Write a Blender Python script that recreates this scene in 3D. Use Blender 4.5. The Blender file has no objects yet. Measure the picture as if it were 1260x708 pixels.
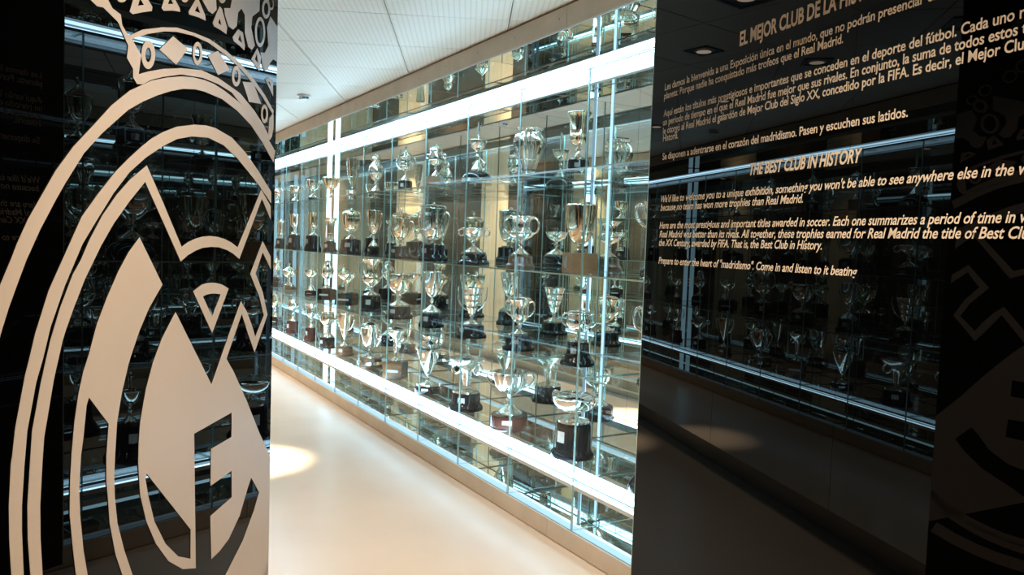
import bpy, bmesh, math, random
from mathutils import Vector, Matrix
from math import sin, cos, pi, radians

# ------------------------------------------------------------------ camera
sc = bpy.context.scene
FPX, YAW, PIT, ROLL, H = 925.48, 0.544822, 0.055471, 0.035461, 1.5
F_ = Vector((sin(YAW)*cos(PIT), cos(YAW)*cos(PIT), -sin(PIT)))
R_ = Vector((cos(YAW), -sin(YAW), 0)); U_ = R_.cross(F_)
R2 = R_*cos(ROLL) + U_*sin(ROLL); U2 = -R_*sin(ROLL) + U_*cos(ROLL)
cam_d = bpy.data.cameras.new('camera'); cam = bpy.data.objects.new('camera', cam_d)
sc.collection.objects.link(cam); sc.camera = cam
cam_d.sensor_width = 36; cam_d.lens = 36*FPX/1260; cam_d.clip_start = 0.02; cam_d.clip_end = 100
cam.matrix_world = Matrix(((R2.x, U2.x, -F_.x, 0), (R2.y, U2.y, -F_.y, 0), (R2.z, U2.z, -F_.z, H), (0, 0, 0, 1)))

# ------------------------------------------------------------------ world, exposure
w = bpy.data.worlds.new('world'); sc.world = w; w.use_nodes = True
w.node_tree.nodes['Background'].inputs[0].default_value = (0.9, 0.85, 0.8, 1)
w.node_tree.nodes['Background'].inputs[1].default_value = 0.02
sc.view_settings.view_transform = 'Standard'; sc.view_settings.look = 'None'
sc.view_settings.gamma = 1.0; sc.view_settings.exposure = -0.12
sc.view_settings.use_curve_mapping = False
cy = sc.cycles
cy.max_bounces = 16; cy.glossy_bounces = 14; cy.diffuse_bounces = 4; cy.transmission_bounces = 4
cy.transparent_max_bounces = 48; cy.sample_clamp_indirect = 5.0; cy.use_denoising = True
cy.blur_glossy = 0.0; cy.min_light_bounces = 10; cy.min_transparent_bounces = 16; cy.caustics_reflective = False; cy.caustics_refractive = False
try:
    cy.denoiser = 'OPENIMAGEDENOISE'; cy.denoising_prefilter = 'ACCURATE'; cy.denoising_input_passes = 'RGB_ALBEDO_NORMAL'
except Exception: pass

# light strengths (read by the builders of the lamps)
STRIP_CORE, STRIP_DIFF, TUBE, SPOT = 55.0, 11.0, 8.0, 128.0
COOL = (0.46, 0.77, 1.0)
WARM = (1.0, 0.80, 0.60)

# ------------------------------------------------------------------ picture rays -> places
def ray(px, py):
    return F_ + R2*((px-630)/FPX) - U2*((py-354)/FPX)
def on_x(px, py, x):
    r = ray(px, py); return Vector((0, 0, H)) + r*(x/r.x)
def on_z(px, py, z):
    r = ray(px, py); return Vector((0, 0, H)) + r*((z-H)/r.z)
class Plane:
    def __init__(s, ang, c):
        s.n = Vector((cos(ang), -sin(ang), 0)); s.d = Vector((sin(ang), cos(ang), 0)); s.c = c
    def hit(s, px, py):
        r = ray(px, py); P = Vector((0, 0, H)) + r*(s.c/r.dot(s.n)); return P.dot(s.d), P.z
    def at(s, t, z, off=0.0):
        return s.n*(s.c+off) + s.d*t + Vector((0, 0, z))
TP = Plane(0.188229, 1.447801)       # lettered panel, right
CP = Plane(0.621058, -0.866928)      # crest panel, left
LW = Plane(0.044640, 0.432457)       # mirror wall of the corridor
D, XM = 2.1845, 2.77                 # vitrine front and back
Y0, B = 2.95954, 0.621227            # dividers
ZP, ZS, ZT, ZF, ZC = 0.097, 0.3576, 2.3675, 2.600, 2.714
SH = [0.3576, 0.8640, 1.3670, 1.9000, 2.3675]

# ------------------------------------------------------------------ helpers
C = bpy.context.scene.collection
def new_mat(name):
    m = bpy.data.materials.new(name); m.use_nodes = True; m.node_tree.nodes.clear(); return m, m.node_tree.nodes, m.node_tree.links
def pbr(name, col, rough=0.5, metal=0.0, spec=0.5, ior=1.5, noise=0.0, nscale=8.0, bump=0.0, bscale=60.0, coat=0.0, col2=None, stretch=(1,1,1)):
    m, N, L = new_mat(name)
    o = N.new('ShaderNodeOutputMaterial'); p = N.new('ShaderNodeBsdfPrincipled'); L.new(p.outputs[0], o.inputs[0])
    p.inputs['Base Color'].default_value = (*col, 1); p.inputs['Roughness'].default_value = rough
    p.inputs['Metallic'].default_value = metal; p.inputs['IOR'].default_value = ior
    p.inputs['Specular IOR Level'].default_value = spec
    p.inputs['Coat Weight'].default_value = coat; p.inputs['Coat Roughness'].default_value = 0.05
    tc = N.new('ShaderNodeTexCoord'); mp = N.new('ShaderNodeMapping'); L.new(tc.outputs['Object'], mp.inputs[0])
    mp.inputs['Scale'].default_value = stretch
    if noise or col2:
        n = N.new('ShaderNodeTexNoise'); n.inputs['Scale'].default_value = nscale; n.inputs['Detail'].default_value = 6
        L.new(mp.outputs[0], n.inputs['Vector'])
        r = N.new('ShaderNodeValToRGB'); L.new(n.outputs[0], r.inputs[0])
        c2 = col2 or tuple(c*(1-noise) for c in col)
        r.color_ramp.elements[0].position = 0.3; r.color_ramp.elements[1].position = 0.7
        r.color_ramp.elements[0].color = (*c2, 1); r.color_ramp.elements[1].color = (*col, 1)
        L.new(r.outputs[0], p.inputs['Base Color'])
    if bump:
        n = N.new('ShaderNodeTexNoise'); n.inputs['Scale'].default_value = bscale; n.inputs['Detail'].default_value = 4
        L.new(mp.outputs[0], n.inputs['Vector'])
        b = N.new('ShaderNodeBump'); b.inputs['Strength'].default_value = bump; b.inputs['Distance'].default_value = 0.004
        L.new(n.outputs[0], b.inputs['Height']); L.new(b.outputs[0], p.inputs['Normal'])
    return m
def emit(name, col, s):
    m, N, L = new_mat(name); o = N.new('ShaderNodeOutputMaterial'); e = N.new('ShaderNodeEmission')
    e.inputs[0].default_value = (*col, 1); e.inputs[1].default_value = s; L.new(e.outputs[0], o.inputs[0]); return m
def mirror_mat(name, col, rough=0.0):
    m, N, L = new_mat(name); o = N.new('ShaderNodeOutputMaterial'); g = N.new('ShaderNodeBsdfGlossy')
    g.inputs[0].default_value = (*col, 1); g.inputs['Roughness'].default_value = rough; L.new(g.outputs[0], o.inputs[0]); return m
def pane_mat(name, tint, refl=1.0):
    m, N, L = new_mat(name); o = N.new('ShaderNodeOutputMaterial'); mx = N.new('ShaderNodeMixShader')
    t = N.new('ShaderNodeBsdfTransparent'); t.inputs[0].default_value = (*tint, 1)
    g = N.new('ShaderNodeBsdfGlossy'); g.inputs['Roughness'].default_value = 0.0
    f = N.new('ShaderNodeFresnel'); f.inputs[0].default_value = 1.5
    ge = N.new('ShaderNodeNewGeometry'); s = N.new('ShaderNodeMath'); s.operation = 'SUBTRACT'; s.inputs[0].default_value = 1
    L.new(ge.outputs['Backfacing'], s.inputs[1])
    mu = N.new('ShaderNodeMath'); mu.operation = 'MULTIPLY'; L.new(s.outputs[0], mu.inputs[0]); L.new(f.outputs[0], mu.inputs[1])
    m2 = N.new('ShaderNodeMath'); m2.operation = 'MULTIPLY'; L.new(mu.outputs[0], m2.inputs[0]); m2.inputs[1].default_value = refl
    L.new(m2.outputs[0], mx.inputs[0]); L.new(t.outputs[0], mx.inputs[1]); L.new(g.outputs[0], mx.inputs[2]); L.new(mx.outputs[0], o.inputs[0])
    return m

M = {}
def black_glass():
    m, N, L = new_mat('black_glass'); o = N.new('ShaderNodeOutputMaterial'); mx = N.new('ShaderNodeMixShader')
    d = N.new('ShaderNodeBsdfDiffuse'); d.inputs[0].default_value = (0.0008, 0.0008, 0.0009, 1)
    g = N.new('ShaderNodeBsdfGlossy'); g.inputs['Roughness'].default_value = 0.0
    f = N.new('ShaderNodeFresnel'); f.inputs[0].default_value = 1.42
    k = N.new('ShaderNodeMath'); k.operation = 'MULTIPLY'; k.inputs[1].default_value = 0.55; L.new(f.outputs[0], k.inputs[0])
    L.new(k.outputs[0], mx.inputs[0]); L.new(d.outputs[0], mx.inputs[1]); L.new(g.outputs[0], mx.inputs[2]); L.new(mx.outputs[0], o.inputs[0]); return m
M['black_glass'] = black_glass()
M['floor'] = pbr('floor_resin', (0.70, 0.575, 0.455), 0.23, ior=1.5, noise=0.10, nscale=1.6, bump=0.03, bscale=6)
M['ceiling'] = None
M['alu'] = pbr('brushed_aluminium', (0.72, 0.615, 0.50), 0.36, metal=0.4, noise=0.16, nscale=5, bump=0.05, bscale=30)
M['alu_dark'] = pbr('screw_metal', (0.30, 0.28, 0.26), 0.35, metal=0.9)
M['mirror'] = mirror_mat('cabinet_mirror', (0.86, 0.895, 0.872))
M['wall_mirror'] = mirror_mat('corridor_mirror', (0.78, 0.79, 0.775))
M['smoked'] = mirror_mat('smoked_mirror', (0.16, 0.17, 0.17), 0.01)
M['pane'] = pane_mat('clear_pane', (0.985, 0.997, 0.992))
M['pane_front'] = pane_mat('front_pane', (0.99, 0.998, 0.995), 0.55)
M['edge'] = pbr('glass_edge', (0.36, 0.56, 0.52), 0.12, spec=0.9, ior=1.5)
M['clip'] = pbr('blue_grey_clip', (0.03, 0.045, 0.07), 0.3, metal=0.3)
M['ledge'] = pbr('white_ledge', (0.86, 0.90, 0.93), 0.25)
M['housing'] = pbr('lamp_housing', (0.75, 0.77, 0.80), 0.3, metal=0.4)
M['core'] = emit('light_core', COOL, STRIP_CORE)
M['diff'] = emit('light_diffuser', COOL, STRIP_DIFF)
M['tube'] = emit('vertical_tube', COOL, TUBE)
M['tubeimage'] = emit('tube_reflection', COOL, 0.9)  # glow for bars that stand in for tube reflections
M['slimtube'] = emit('slim_tube', COOL, 2.0)
M['under'] = emit('ledge_glow', COOL, 1.3)  # emission imitating strip light on the cabinet ledge
M['diffwhite'] = emit('dim_diffuser', COOL, 0.55)
M['lens'] = emit('downlight_lens', WARM, 9.0)
M['frame'] = pbr('downlight_frame', (0.03, 0.028, 0.025), 0.4)
M['vinyl'] = pbr('cream_vinyl', (0.60, 0.515, 0.43), 0.45, noise=0.05, nscale=3)
M['letter'] = pbr('cream_letters', (0.86, 0.74, 0.60), 0.5)
M['silver'] = pbr('polished_silver', (0.90, 0.85, 0.78), 0.09, metal=1.0, bump=0.05, bscale=25)
M['silver2'] = pbr('chased_silver', (0.88, 0.82, 0.74), 0.14, metal=1.0, bump=0.55, bscale=70)
M['gilt'] = pbr('warm_gilt_silver', (0.90, 0.74, 0.56), 0.12, metal=1.0, bump=0.06, bscale=25)
M['black'] = pbr('black_lacquer', (0.006, 0.006, 0.007), 0.06, spec=0.35)
M['maroon'] = pbr('maroon_wood', (0.085, 0.018, 0.014), 0.22, noise=0.5, nscale=12, stretch=(1, 1, 5), coat=0.3)
M['brown'] = pbr('brown_wood', (0.20, 0.085, 0.035), 0.3, noise=0.45, nscale=14, stretch=(1, 1, 6), coat=0.2)
M['oak'] = pbr('light_wood', (0.40, 0.215, 0.10), 0.32, noise=0.3, nscale=14, stretch=(1, 1, 6), coat=0.2)
M['plate'] = pbr('engraved_plate', (0.80, 0.78, 0.72), 0.25, metal=0.6, noise=0.35, nscale=160)
M['walnut'] = pbr('dark_wall_wood', (0.085, 0.055, 0.032), 0.35, noise=0.4, nscale=3, stretch=(1, 1, 0.3))
M['cream_panel'] = pbr('cream_wood', (0.84, 0.60, 0.37), 0.4, noise=0.15, nscale=4, stretch=(4, 4, 0.4))
M['dark_wall'] = pbr('dark_wall', (0.02, 0.018, 0.016), 0.5)
def ceiling_mat():
    m = pbr('perforated_metal_tile', (0.80, 0.755, 0.69), 0.38, spec=0.4)
    N, L = m.node_tree.nodes, m.node_tree.links; p = [n for n in N if n.type == 'BSDF_PRINCIPLED'][0]
    tc = N.new('ShaderNodeTexCoord'); wv = N.new('ShaderNodeTexWave'); wv.bands_direction = 'X'; wv.inputs['Scale'].default_value = 11
    L.new(tc.outputs['Object'], wv.inputs[0])
    r = N.new('ShaderNodeValToRGB'); r.color_ramp.elements[0].color = (0.71, 0.575, 0.445, 1); r.color_ramp.elements[1].color = (0.82, 0.675, 0.53, 1)
    r.color_ramp.elements[1].position = 0.35
    L.new(wv.outputs[0], r.inputs[0]); L.new(r.outputs[0], p.inputs['Base Color']); return m
M['ceiling'] = ceiling_mat()

def link(name, me, mats, parent=None, smooth=False):
    if isinstance(me, bmesh.types.BMesh):
        bm = me; bmesh.ops.recalc_face_normals(bm, faces=bm.faces); me = bpy.data.meshes.new(name); bm.to_mesh(me); bm.free()
    for m in (mats if isinstance(mats, (list, tuple)) else [mats]):
        me.materials.append(m)
    if smooth:
        for p in me.polygons: p.use_smooth = True
        try: me.set_sharp_from_angle(angle=radians(40))
        except Exception: pass
    o = bpy.data.objects.new(name, me); C.objects.link(o)
    if parent: o.parent = parent
    return o
def box(bm, x0, x1, y0, y1, z0, z1, mi=0):
    v = [bm.verts.new(p) for p in ((x0,y0,z0),(x1,y0,z0),(x1,y1,z0),(x0,y1,z0),(x0,y0,z1),(x1,y0,z1),(x1,y1,z1),(x0,y1,z1))]
    fs = [bm.faces.new([v[i] for i in q]) for q in ((0,3,2,1),(4,5,6,7),(0,1,5,4),(1,2,6,5),(2,3,7,6),(3,0,4,7))]
    for f in fs: f.material_index = mi
    return fs          # bottom, top, y0, x1, y1, x0
def bx(name, dims, mat, parent=None):
    bm = bmesh.new(); box(bm, *dims); return link(name, bm, mat, parent)
def empty(name, loc, label=None, cat=None, group=None):
    o = bpy.data.objects.new(name, None); C.objects.link(o); o.location = loc; o.empty_display_size = 0.05
    if label: o['label'] = label
    if cat: o['category'] = cat
    if group: o['group'] = group
    return o
def tag(o, label, cat, group=None):
    o['label'] = label; o['category'] = cat
    if group: o['group'] = group
    return o
def struct(o): o['kind'] = 'structure'; return o
def slab(bm, pl, t0, t1, z0, z1, o0, o1):
    """box lying along a Plane, from offset o0 to o1 of its surface"""
    v = []
    for z in (z0, z1):
        for t, o in ((t0, o0), (t1, o0), (t1, o1), (t0, o1)): v.append(bm.verts.new(pl.at(t, z, o)))
    for q in ((0,3,2,1),(4,5,6,7),(0,1,5,4),(1,2,6,5),(2,3,7,6),(3,0,4,7)): bm.faces.new([v[i] for i in q])

# ------------------------------------------------------------------ structure
YE = Y0 + 15*B
struct(bx('floor', (-4.0, 4.5, -3.2, YE+0.3, -0.08, 0.0), M['floor']))
# ceiling: backing plus single metal tiles on the turned grid
ceil = struct(bx('ceiling', (-4.0, 4.5, -3.2, YE+0.3, ZC+0.022, ZC+0.10), M['frame']))
GA = 0.4835   # 27.7 degrees
gu = Vector((sin(GA), cos(GA), 0)); gv = Vector((cos(GA), -sin(GA), 0))
P_ = 0.65
bm = bmesh.new(); box(bm, -P_/2+0.003, P_/2-0.003, -P_/2+0.003, P_/2-0.003, 0, 0.02)
tile_me = bpy.data.meshes.new('ceiling_tile'); bmesh.ops.recalc_face_normals(bm, faces=bm.faces); bm.to_mesh(tile_me); bm.free(); tile_me.materials.append(M['ceiling'])
n_t = 0
for i in range(-12, 12):
    for j in range(-6, 22):
        c = gv*((i+0.5)*P_ + 0.19) + gu*((j+0.5)*P_ + 0.23)
        if not (-2.0 < c.x < D+0.42 and -1.4 < c.y < 11.2): continue
        if (c - Vector((1.1, 4.5, 0))).length > 6.5: continue
        if c.x < -0.9 and c.y > 3: continue
        o = bpy.data.objects.new('ceiling_tile', tile_me); C.objects.link(o); o.parent = ceil
        o.location = (c.x, c.y, ZC); o.rotation_euler = (0, 0, -GA); n_t += 1
# walls out of sight that close the room
struct(bx('wall_back', (-4.0, 4.5, -3.3, -3.2, 0, ZC+0.02), M['dark_wall']))
struct(bx('wall_end', (LW.c-0.4, D+0.7, YE+0.02, YE+0.12, 0, ZC+0.02), M['cream_panel']))

# ------------------------------------------------------------------ corridor mirror wall (left)
wl = struct(link('wall_left', (lambda b: (slab(b, LW, 2.30, YE, 0.0, ZC+0.01, -0.30, -0.165), b)[1])(bmesh.new()), M['dark_wall']))
bm = bmesh.new(); slab(bm, LW, 2.26, YE, 0.0, 0.196, -0.165, -0.155)
link('plinth', bm, M['alu'], wl)
edges = [2.255, 2.95, 4.2557, 5.56, 6.20, 6.93]
for a, b in zip(edges[:-1], edges[1:]):
    bm = bmesh.new(); slab(bm, LW, a+0.0015, b-0.0015, 0.2, ZC, -0.014, 0.0); link('mirror_panel', bm, M['wall_mirror'], wl)
bm = bmesh.new(); slab(bm, LW, 6.933, 7.70, 0.2, ZC, -0.014, 0.0); link('smoked_panel', bm, M['smoked'], wl)
for a, b, mt, nm in ((7.703, 8.02, 'walnut', 'dark_wood_panel'), (8.023, 8.66, 'cream_panel', 'cream_wood_panel'), (8.663, 9.45, 'walnut', 'dark_wood_panel'), (9.453, 10.25, 'walnut', 'dark_wood_panel'),
                    (10.253, 11.25, 'cream_panel', 'cream_wood_panel'), (11.253, YE, 'walnut', 'dark_wood_panel')):
    bm = bmesh.new(); slab(bm, LW, a, b, 0.2, ZC, -0.014, 0.004); link(nm, bm, M[mt], wl)

# ------------------------------------------------------------------ flat lettering / vinyl helpers
def flat_mesh(splines):
    cu = bpy.data.curves.new('outline', 'CURVE'); cu.dimensions = '2D'; cu.fill_mode = 'BOTH'; cu.extrude = 0.0006
    for pts in splines:
        s = cu.splines.new('POLY'); s.points.add(len(pts)-1); s.use_cyclic_u = True
        for p, q in zip(s.points, pts): p.co = (q[0], q[1], 0, 1)
    o = bpy.data.objects.new('tmp', cu); C.objects.link(o); bpy.context.view_layer.update()
    me = bpy.data.meshes.new_from_object(o.evaluated_get(bpy.context.evaluated_depsgraph_get()))
    bpy.data.objects.remove(o); bpy.data.curves.remove(cu); return me
def text_mesh(body, shear=0.0, bold=0.0):
    cu = bpy.data.curves.new('txt', 'FONT'); cu.body = body; cu.size = 1.0; cu.shear = shear; cu.offset = bold
    cu.resolution_u = 3; cu.space_character = 0.98
    o = bpy.data.objects.new('tmp', cu); C.objects.link(o); bpy.context.view_layer.update()
    me = bpy.data.meshes.new_from_object(o.evaluated_get(bpy.context.evaluated_depsgraph_get()))
    bpy.data.objects.remove(o); bpy.data.curves.remove(cu); return me
def xr(me):
    xs = [v.co.x for v in me.vertices]; return min(xs), max(xs)
_h = text_mesh('H'); CAP = max(v.co.y for v in _h.vertices) - min(v.co.y for v in _h.vertices)

# ------------------------------------------------------------------ lettered black glass panel (right)
tp = empty('glass_wall_panel', TP.at(0.7, 0.14), 'tall black mirror-glass wall panel printed with two welcome texts in cream lettering', 'wall panel')
def keep(o, par):   # parent without moving
    o.parent = par; o.matrix_parent_inverse = Matrix.Translation(par.location).inverted(); return o
bm = bmesh.new(); slab(bm, TP, -1.0, 2.468, 0.14, ZC-0.002, 0.0, 0.018); keep(link('black_glass', bm, M['black_glass']), tp)
bm = bmesh.new(); slab(bm, TP, -1.0, 2.40, 0.0, 0.139, 0.05, 0.07); keep(link('recessed_plinth', bm, M['dark_wall']), tp)
bm = bmesh.new(); slab(bm, TP, 2.4685, 2.4725, 0.14, ZC-0.002, 0.0, 0.018); keep(link('glass_edge', bm, M['edge']), tp)
LINES = [
 # full text, substring that ends at the second point, start px, end px, cap height, italic, bold
 ('EL MEJOR CLUB DE LA HISTORIA', 'EL MEJOR CLUB DE LA', (910.3, 55.3), (1029.5, 14), 0.0405, 0, 1),
 ('Les damos la bienvenida a una Exposición única en el mundo, que no podrán presenciar en ningún otro lugar del', 'Les damos la bienvenida a una Exposición única en el mundo, que no podrán presenciar', (818.2, 109.6), (1137.5, 8.5), 0.0235, 0, 0),
 ('planeta: Porque nadie ha conquistado más trofeos que el Real Madrid.', None, (817.4, 120.6), (1037.5, 56.5), 0.0235, 0, 0),
 ('Aquí están los títulos más prestigiosos e importantes que se conceden en el deporte del fútbol. Cada uno resume', 'Aquí están los títulos más prestigiosos e importantes que se conceden en el deporte del fútbol. Cada uno', (816.8, 141.2), (1248, 32.5), 0.0235, 0, 0),
 ('un periodo de tiempo en el que el Real Madrid fue mejor que sus rivales. En conjunto, la suma de todos estos títulos', 'un periodo de tiempo en el que el Real Madrid fue mejor que sus rivales. En conjunto, la suma de todos estos', (816, 152.4), (1252, 50), 0.0235, 0, 0),
 ('le otorgó al Real Madrid el galardón de Mejor Club del Siglo XX, concedido por la FIFA. Es decir, el Mejor Club de la', 'le otorgó al Real Madrid el galardón de Mejor Club del Siglo XX, concedido por la FIFA. Es decir, el Mejor', (816, 163.3), (1230.5, 73), 0.0235, 0, 0),
 ('Historia.', None, (816, 173.9), (834.6, 171), 0.0235, 0, 0),
 ('Se disponen a adentrarse en el corazón del madridismo. Pasen y escuchen sus latidos.', None, (815.4, 195.5), (1117, 147), 0.0235, 0, 0),
 ('THE BEST CLUB IN HISTORY', None, (922.5, 214.9), (1061, 200), 0.0325, 0.25, 1),
 ("We'd like to welcome you to a unique exhibition, something you won't be able to see anywhere else in the world,", "We'd like to welcome you to a unique exhibition, something you won't be able to see anywhere else in the", (813.4, 248.2), (1247.7, 218), 0.0235, 0.25, 0),
 ('because no team has won more trophies than Real Madrid.', None, (812.9, 259.4), (988, 250), 0.0235, 0.25, 0),
 ('Here are the most prestigious and important titles awarded in soccer. Each one summarizes a period of time in which', 'Here are the most prestigious and important titles awarded in soccer. Each one summarizes a period of time', (811.6, 281.3), (1232.5, 274.9), 0.0235, 0.25, 0),
 ('Real Madrid was better than its rivals. All together, these trophies earned for Real Madrid the title of Best Club of', 'Real Madrid was better than its rivals. All together, these trophies earned for Real Madrid the title of Best', (811.6, 292.2), (1236, 293.7), 0.0235, 0.25, 0),
 ('the XX Century, awarded by FIFA. That is, the Best Club in History.', None, (811, 302.6), (1011.4, 307.2), 0.0235, 0.25, 0),
 ('Prepare to enter the heart of "madridismo". Come in and listen to it beating', None, (810.4, 325), (1055, 339), 0.0235, 0.25, 0),
]
for full, sub, a, b, cap, it, bold in LINES:
    ta, za = TP.hit(*a); tb, zb = TP.hit(*b)
    me = text_mesh(sub or full, it, 0.017 + 0.014*bold); x0, x1 = xr(me)
    kx = (ta-tb)/(x1-x0); ky = cap/CAP
    if sub:
        bpy.data.meshes.remove(me); me = text_mesh(full, it, 0.017 + 0.014*bold)
    zz = za*0.6 + zb*0.4
    for v in me.vertices:
        X = (v.co.x-x0)*kx; Z = v.co.y*ky
        p = TP.at(ta-X, zz+Z, -0.0008 - abs(v.co.z)); v.co = p
    keep(link('text_line', me, M['letter']), tp)

# ------------------------------------------------------------------ crest panel (left)
cp = empty('glass_wall_panel', CP.at(0.9, 0.10), 'tall black mirror-glass wall panel with a huge cream crest of rings, letters and crown', 'wall panel')
SE = 2.143
bm = bmesh.new(); slab(bm, CP, -0.9, SE, 0.10, ZC-0.002, -0.018, 0.0); keep(link('black_glass', bm, M['black_glass']), cp)
bm = bmesh.new(); slab(bm, CP, -0.9, SE-0.08, 0.0, 0.099, -0.07, -0.05); keep(link('recessed_plinth', bm, M['dark_wall']), cp)
def cpx(pts): return [tuple(CP.hit(*p)) for p in pts]
def vinyl(name, splines, raw=False):
    sp = []
    for s in splines:
        s = s if raw else cpx(s)
        sp.append([(min(x, SE-0.0005), z) for x, z in s])
    me = flat_mesh(sp)
    for v in me.vertices: v.co = CP.at(v.co.x, v.co.y, 0.0008 + max(0, v.co.z))
    return keep(link(name, me, M['vinyl']), cp)
def arc(c, r, a0, a1, n=24):
    return [(c[0]+r*cos(radians(a0+(a1-a0)*i/n)), c[1]+r*sin(radians(a0+(a1-a0)*i/n))) for i in range(n+1)]
def oval(px, py, rx, ry, n=24, tilt=0.0):
    return [(px + rx*cos(2*pi*i/n)*1.0 + tilt*ry*sin(2*pi*i/n), py + ry*sin(2*pi*i/n)) for i in range(n)]
def ext(c, p, a_end, r_end, n=24):
    r0 = math.hypot(p[0]-c[0], p[1]-c[1]); a0 = math.degrees(math.atan2(p[1]-c[1], p[0]-c[0]))
    if a0 > 0: a0 -= 360
    return [(c[0]+(r0+(r_end-r0)*i/n)*cos(radians(a0+(a_end-a0)*i/n)), c[1]+(r0+(r_end-r0)*i/n)*sin(radians(a0+(a_end-a0)*i/n))) for i in range(1, n+1)]
def ring(name, c, outer, inner, ro, ri, a_end):
    po, pi_ = cpx(outer), cpx(inner)      # both run from the cut at the lower left to the panel edge
    vinyl(name, [ext(c, po[0], a_end, ro)[::-1] + po + pi_[::-1] + ext(c, pi_[0], a_end, ri)], raw=True)
# outer ring: traced where the photograph shows it, completed as a circle outside the frame
Ao = [(0,349),(12.3,320),(20,300),(33.6,270),(52.4,237),(68,209.7),(90,180),(113.9,154.6),(136.5,129.7),(159,111.6),(186,99.2),(205,95.5),(222,94),(236,95),(251,98.6),(263,103.5),(276,112),(293,125.4),(308.5,144),(322,161),(330.5,173),(338,186)]
Ai = [(0,410.7),(9.5,380),(19.8,351.4),(31.6,320),(49.4,280.9),(68.2,245.3),(80,224.6),(102.6,188.5),(125.2,163.6),(156.8,135.4),(175,125),(193,117.3),(210,112),(225.4,109.3),(240,110),(250.8,112.7),(272.9,122),(291.5,136.4),(308.5,154.2),(322,174.6),(336,200)]
ca = (1.757, 1.128)
ring('outer_ring', ca, Ao, Ai, 0.86, 0.81, -64)
Bo = [(13,708),(10.5,664.5),(10,622.7),(12.5,570.5),(14.2,560),(17.8,526.8),(29.7,463.5),(35.6,440),(42.5,410.7),(59.3,357.3),(85,300),(99.8,267),(119.5,239.3),(141.3,211.6),(159,193.8),(174,180),(186,170.5),(200,162.7),(217,156),(239,153.4),(253,154.5),(264.4,157.6),(284.7,169.5),(301.7,188),(317,210),(333,236)]
Bi = [(28.2,708),(26,654),(26,622.7),(29.3,570),(32.6,530.7),(43.5,471.4),(52.4,440),(61.3,402.8),(79,351.4),(100.9,300),(119.5,269),(139.3,237.3),(159,211.6),(178.9,193.8),(199.6,180),(217,171.2),(235.6,167.8),(256,169.5),(274.6,178.8),(291.5,195),(303.9,210),(318.7,229),(333,250)]
cb = (1.775, 1.035)
ring('inner_ring', cb, Bo, Bi, 0.672, 0.632, -58)
Co = [(36.6,708),(33.4,664.5),(32.8,622.7),(36,570.5),(38.6,530.7),(49.4,471.4),(56.4,440),(61.3,418.6),(73.2,379),(89,337.6),(98.8,320),(109.7,294.7),(125.5,265),(143.3,239.3),(159,221.5),(179.9,203.7),
      (200,249.5),(222.8,303.9),(231,298),(239.6,294),(248,291.5),(257.4,290.6),(266,291.5),(275.2,294),(284,298.5),(292,304.8),(321,233.6),(332.5,254)]
Ci = [(332.5,270),(321.7,244.5),(294,318.7),(286,312),(279,307.8),(269,304.5),(259.3,303.9),(249,305),(239.6,308.8),(230,314.5),(221.8,322),(200,273),(177.9,223.9),(159,247.2),(139.3,275),(123.5,302.6),(103.7,343.5),(89.9,379),(80,406.8),(76,420),(65.3,467.5),(53.4,538.6),(51.2,570.5),(48.5,622.7),(49,664.5),(51.6,708)]
cc_ = (1.83, 1.03)
ring('ribbon_letter', cc_, Co, Ci[::-1], 0.620, 0.585, -58)
Dp = [(171,292.3),(185,321),(199.2,350.4),(182.8,379),(171,406.8),(161,436.4),(158,445.7),(149.2,483.3),(143.3,518.9),(140.8,560),(139.8,587),(140.5,612),(143.6,643.6),(152,677),(162.4,708),(176,738),(196,768),(188,776),(165,745),(149.9,708),(141.5,683),(134.2,643.6),(132,612),(130,591),(130.2,560),(133,521.8),(108.7,489.2),(105.7,499),(101.8,538.6),(98.9,560),(96.6,601.8),(97.6,633),(101.8,677),(107,708),(118,745),(110,752),(99,730),(92.4,706),(88.2,668.7),(85,633),(85.5,591),(87.3,558),(90.9,518.9),(95.8,485.3),(101.8,457.6),(108.7,436.4),(118.6,398.9),(131.4,365.3),(145.3,333.6),(158,310)]
vinyl('crescent_letter', [Dp])
vinyl('wedge', [[(237,358.6),(247.5,350.7),(254,348.5),(261.3,348),(267,348.8),(273.2,350.7),(280.7,355.2),(260.5,410)], [(249,365),(254,362.5),(259.3,361.5),(265,361.5),(270.8,362.5),(260.5,390.2)]])
Fp = [(215.4,384.3),(259.7,473.6),(278,421),(296,371),(302.9,383.3),(308.8,399),(313.7,415),(324.2,388.2),(318.7,365.5),(307.4,337.2),(322.7,297),(332.5,316),(332.5,331),(322.7,310.4),(314,336.6),(322.7,359.6),(328.6,387.3),(312.8,433.7),(304.8,411),(297,386.3),(278,441.7),(287,457.8),(302.9,493.4),(318.7,533),(333,562),(333,740),(262,740),(277,708),(298.4,665.5),(312,628.5),(318.3,606),(308.5,588),(304.2,601),(294.5,634.3),(280.9,663.6),(269.2,679),(259.4,688.5),(258.4,635.3),(284.8,612),(284.4,579.7),(258.4,598.3),(259.3,552.7),(284.5,538),(284.5,507.9),(238.2,534),(240.3,699.6),(224.3,700.6),(206.8,690.9),(191.2,669.4),(179.5,642),(171.7,609),(169.4,570),(170,545),(172,518.9),(178.9,479.3),(187.8,445.7),(198.7,416.7)]
vinyl('monogram_letter', [Fp, [(179.5,582.7),(234,651.9),(234,688),(218.5,685),(202.9,669.4),(189.2,642),(181.4,609),(178.2,590)]])
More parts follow.
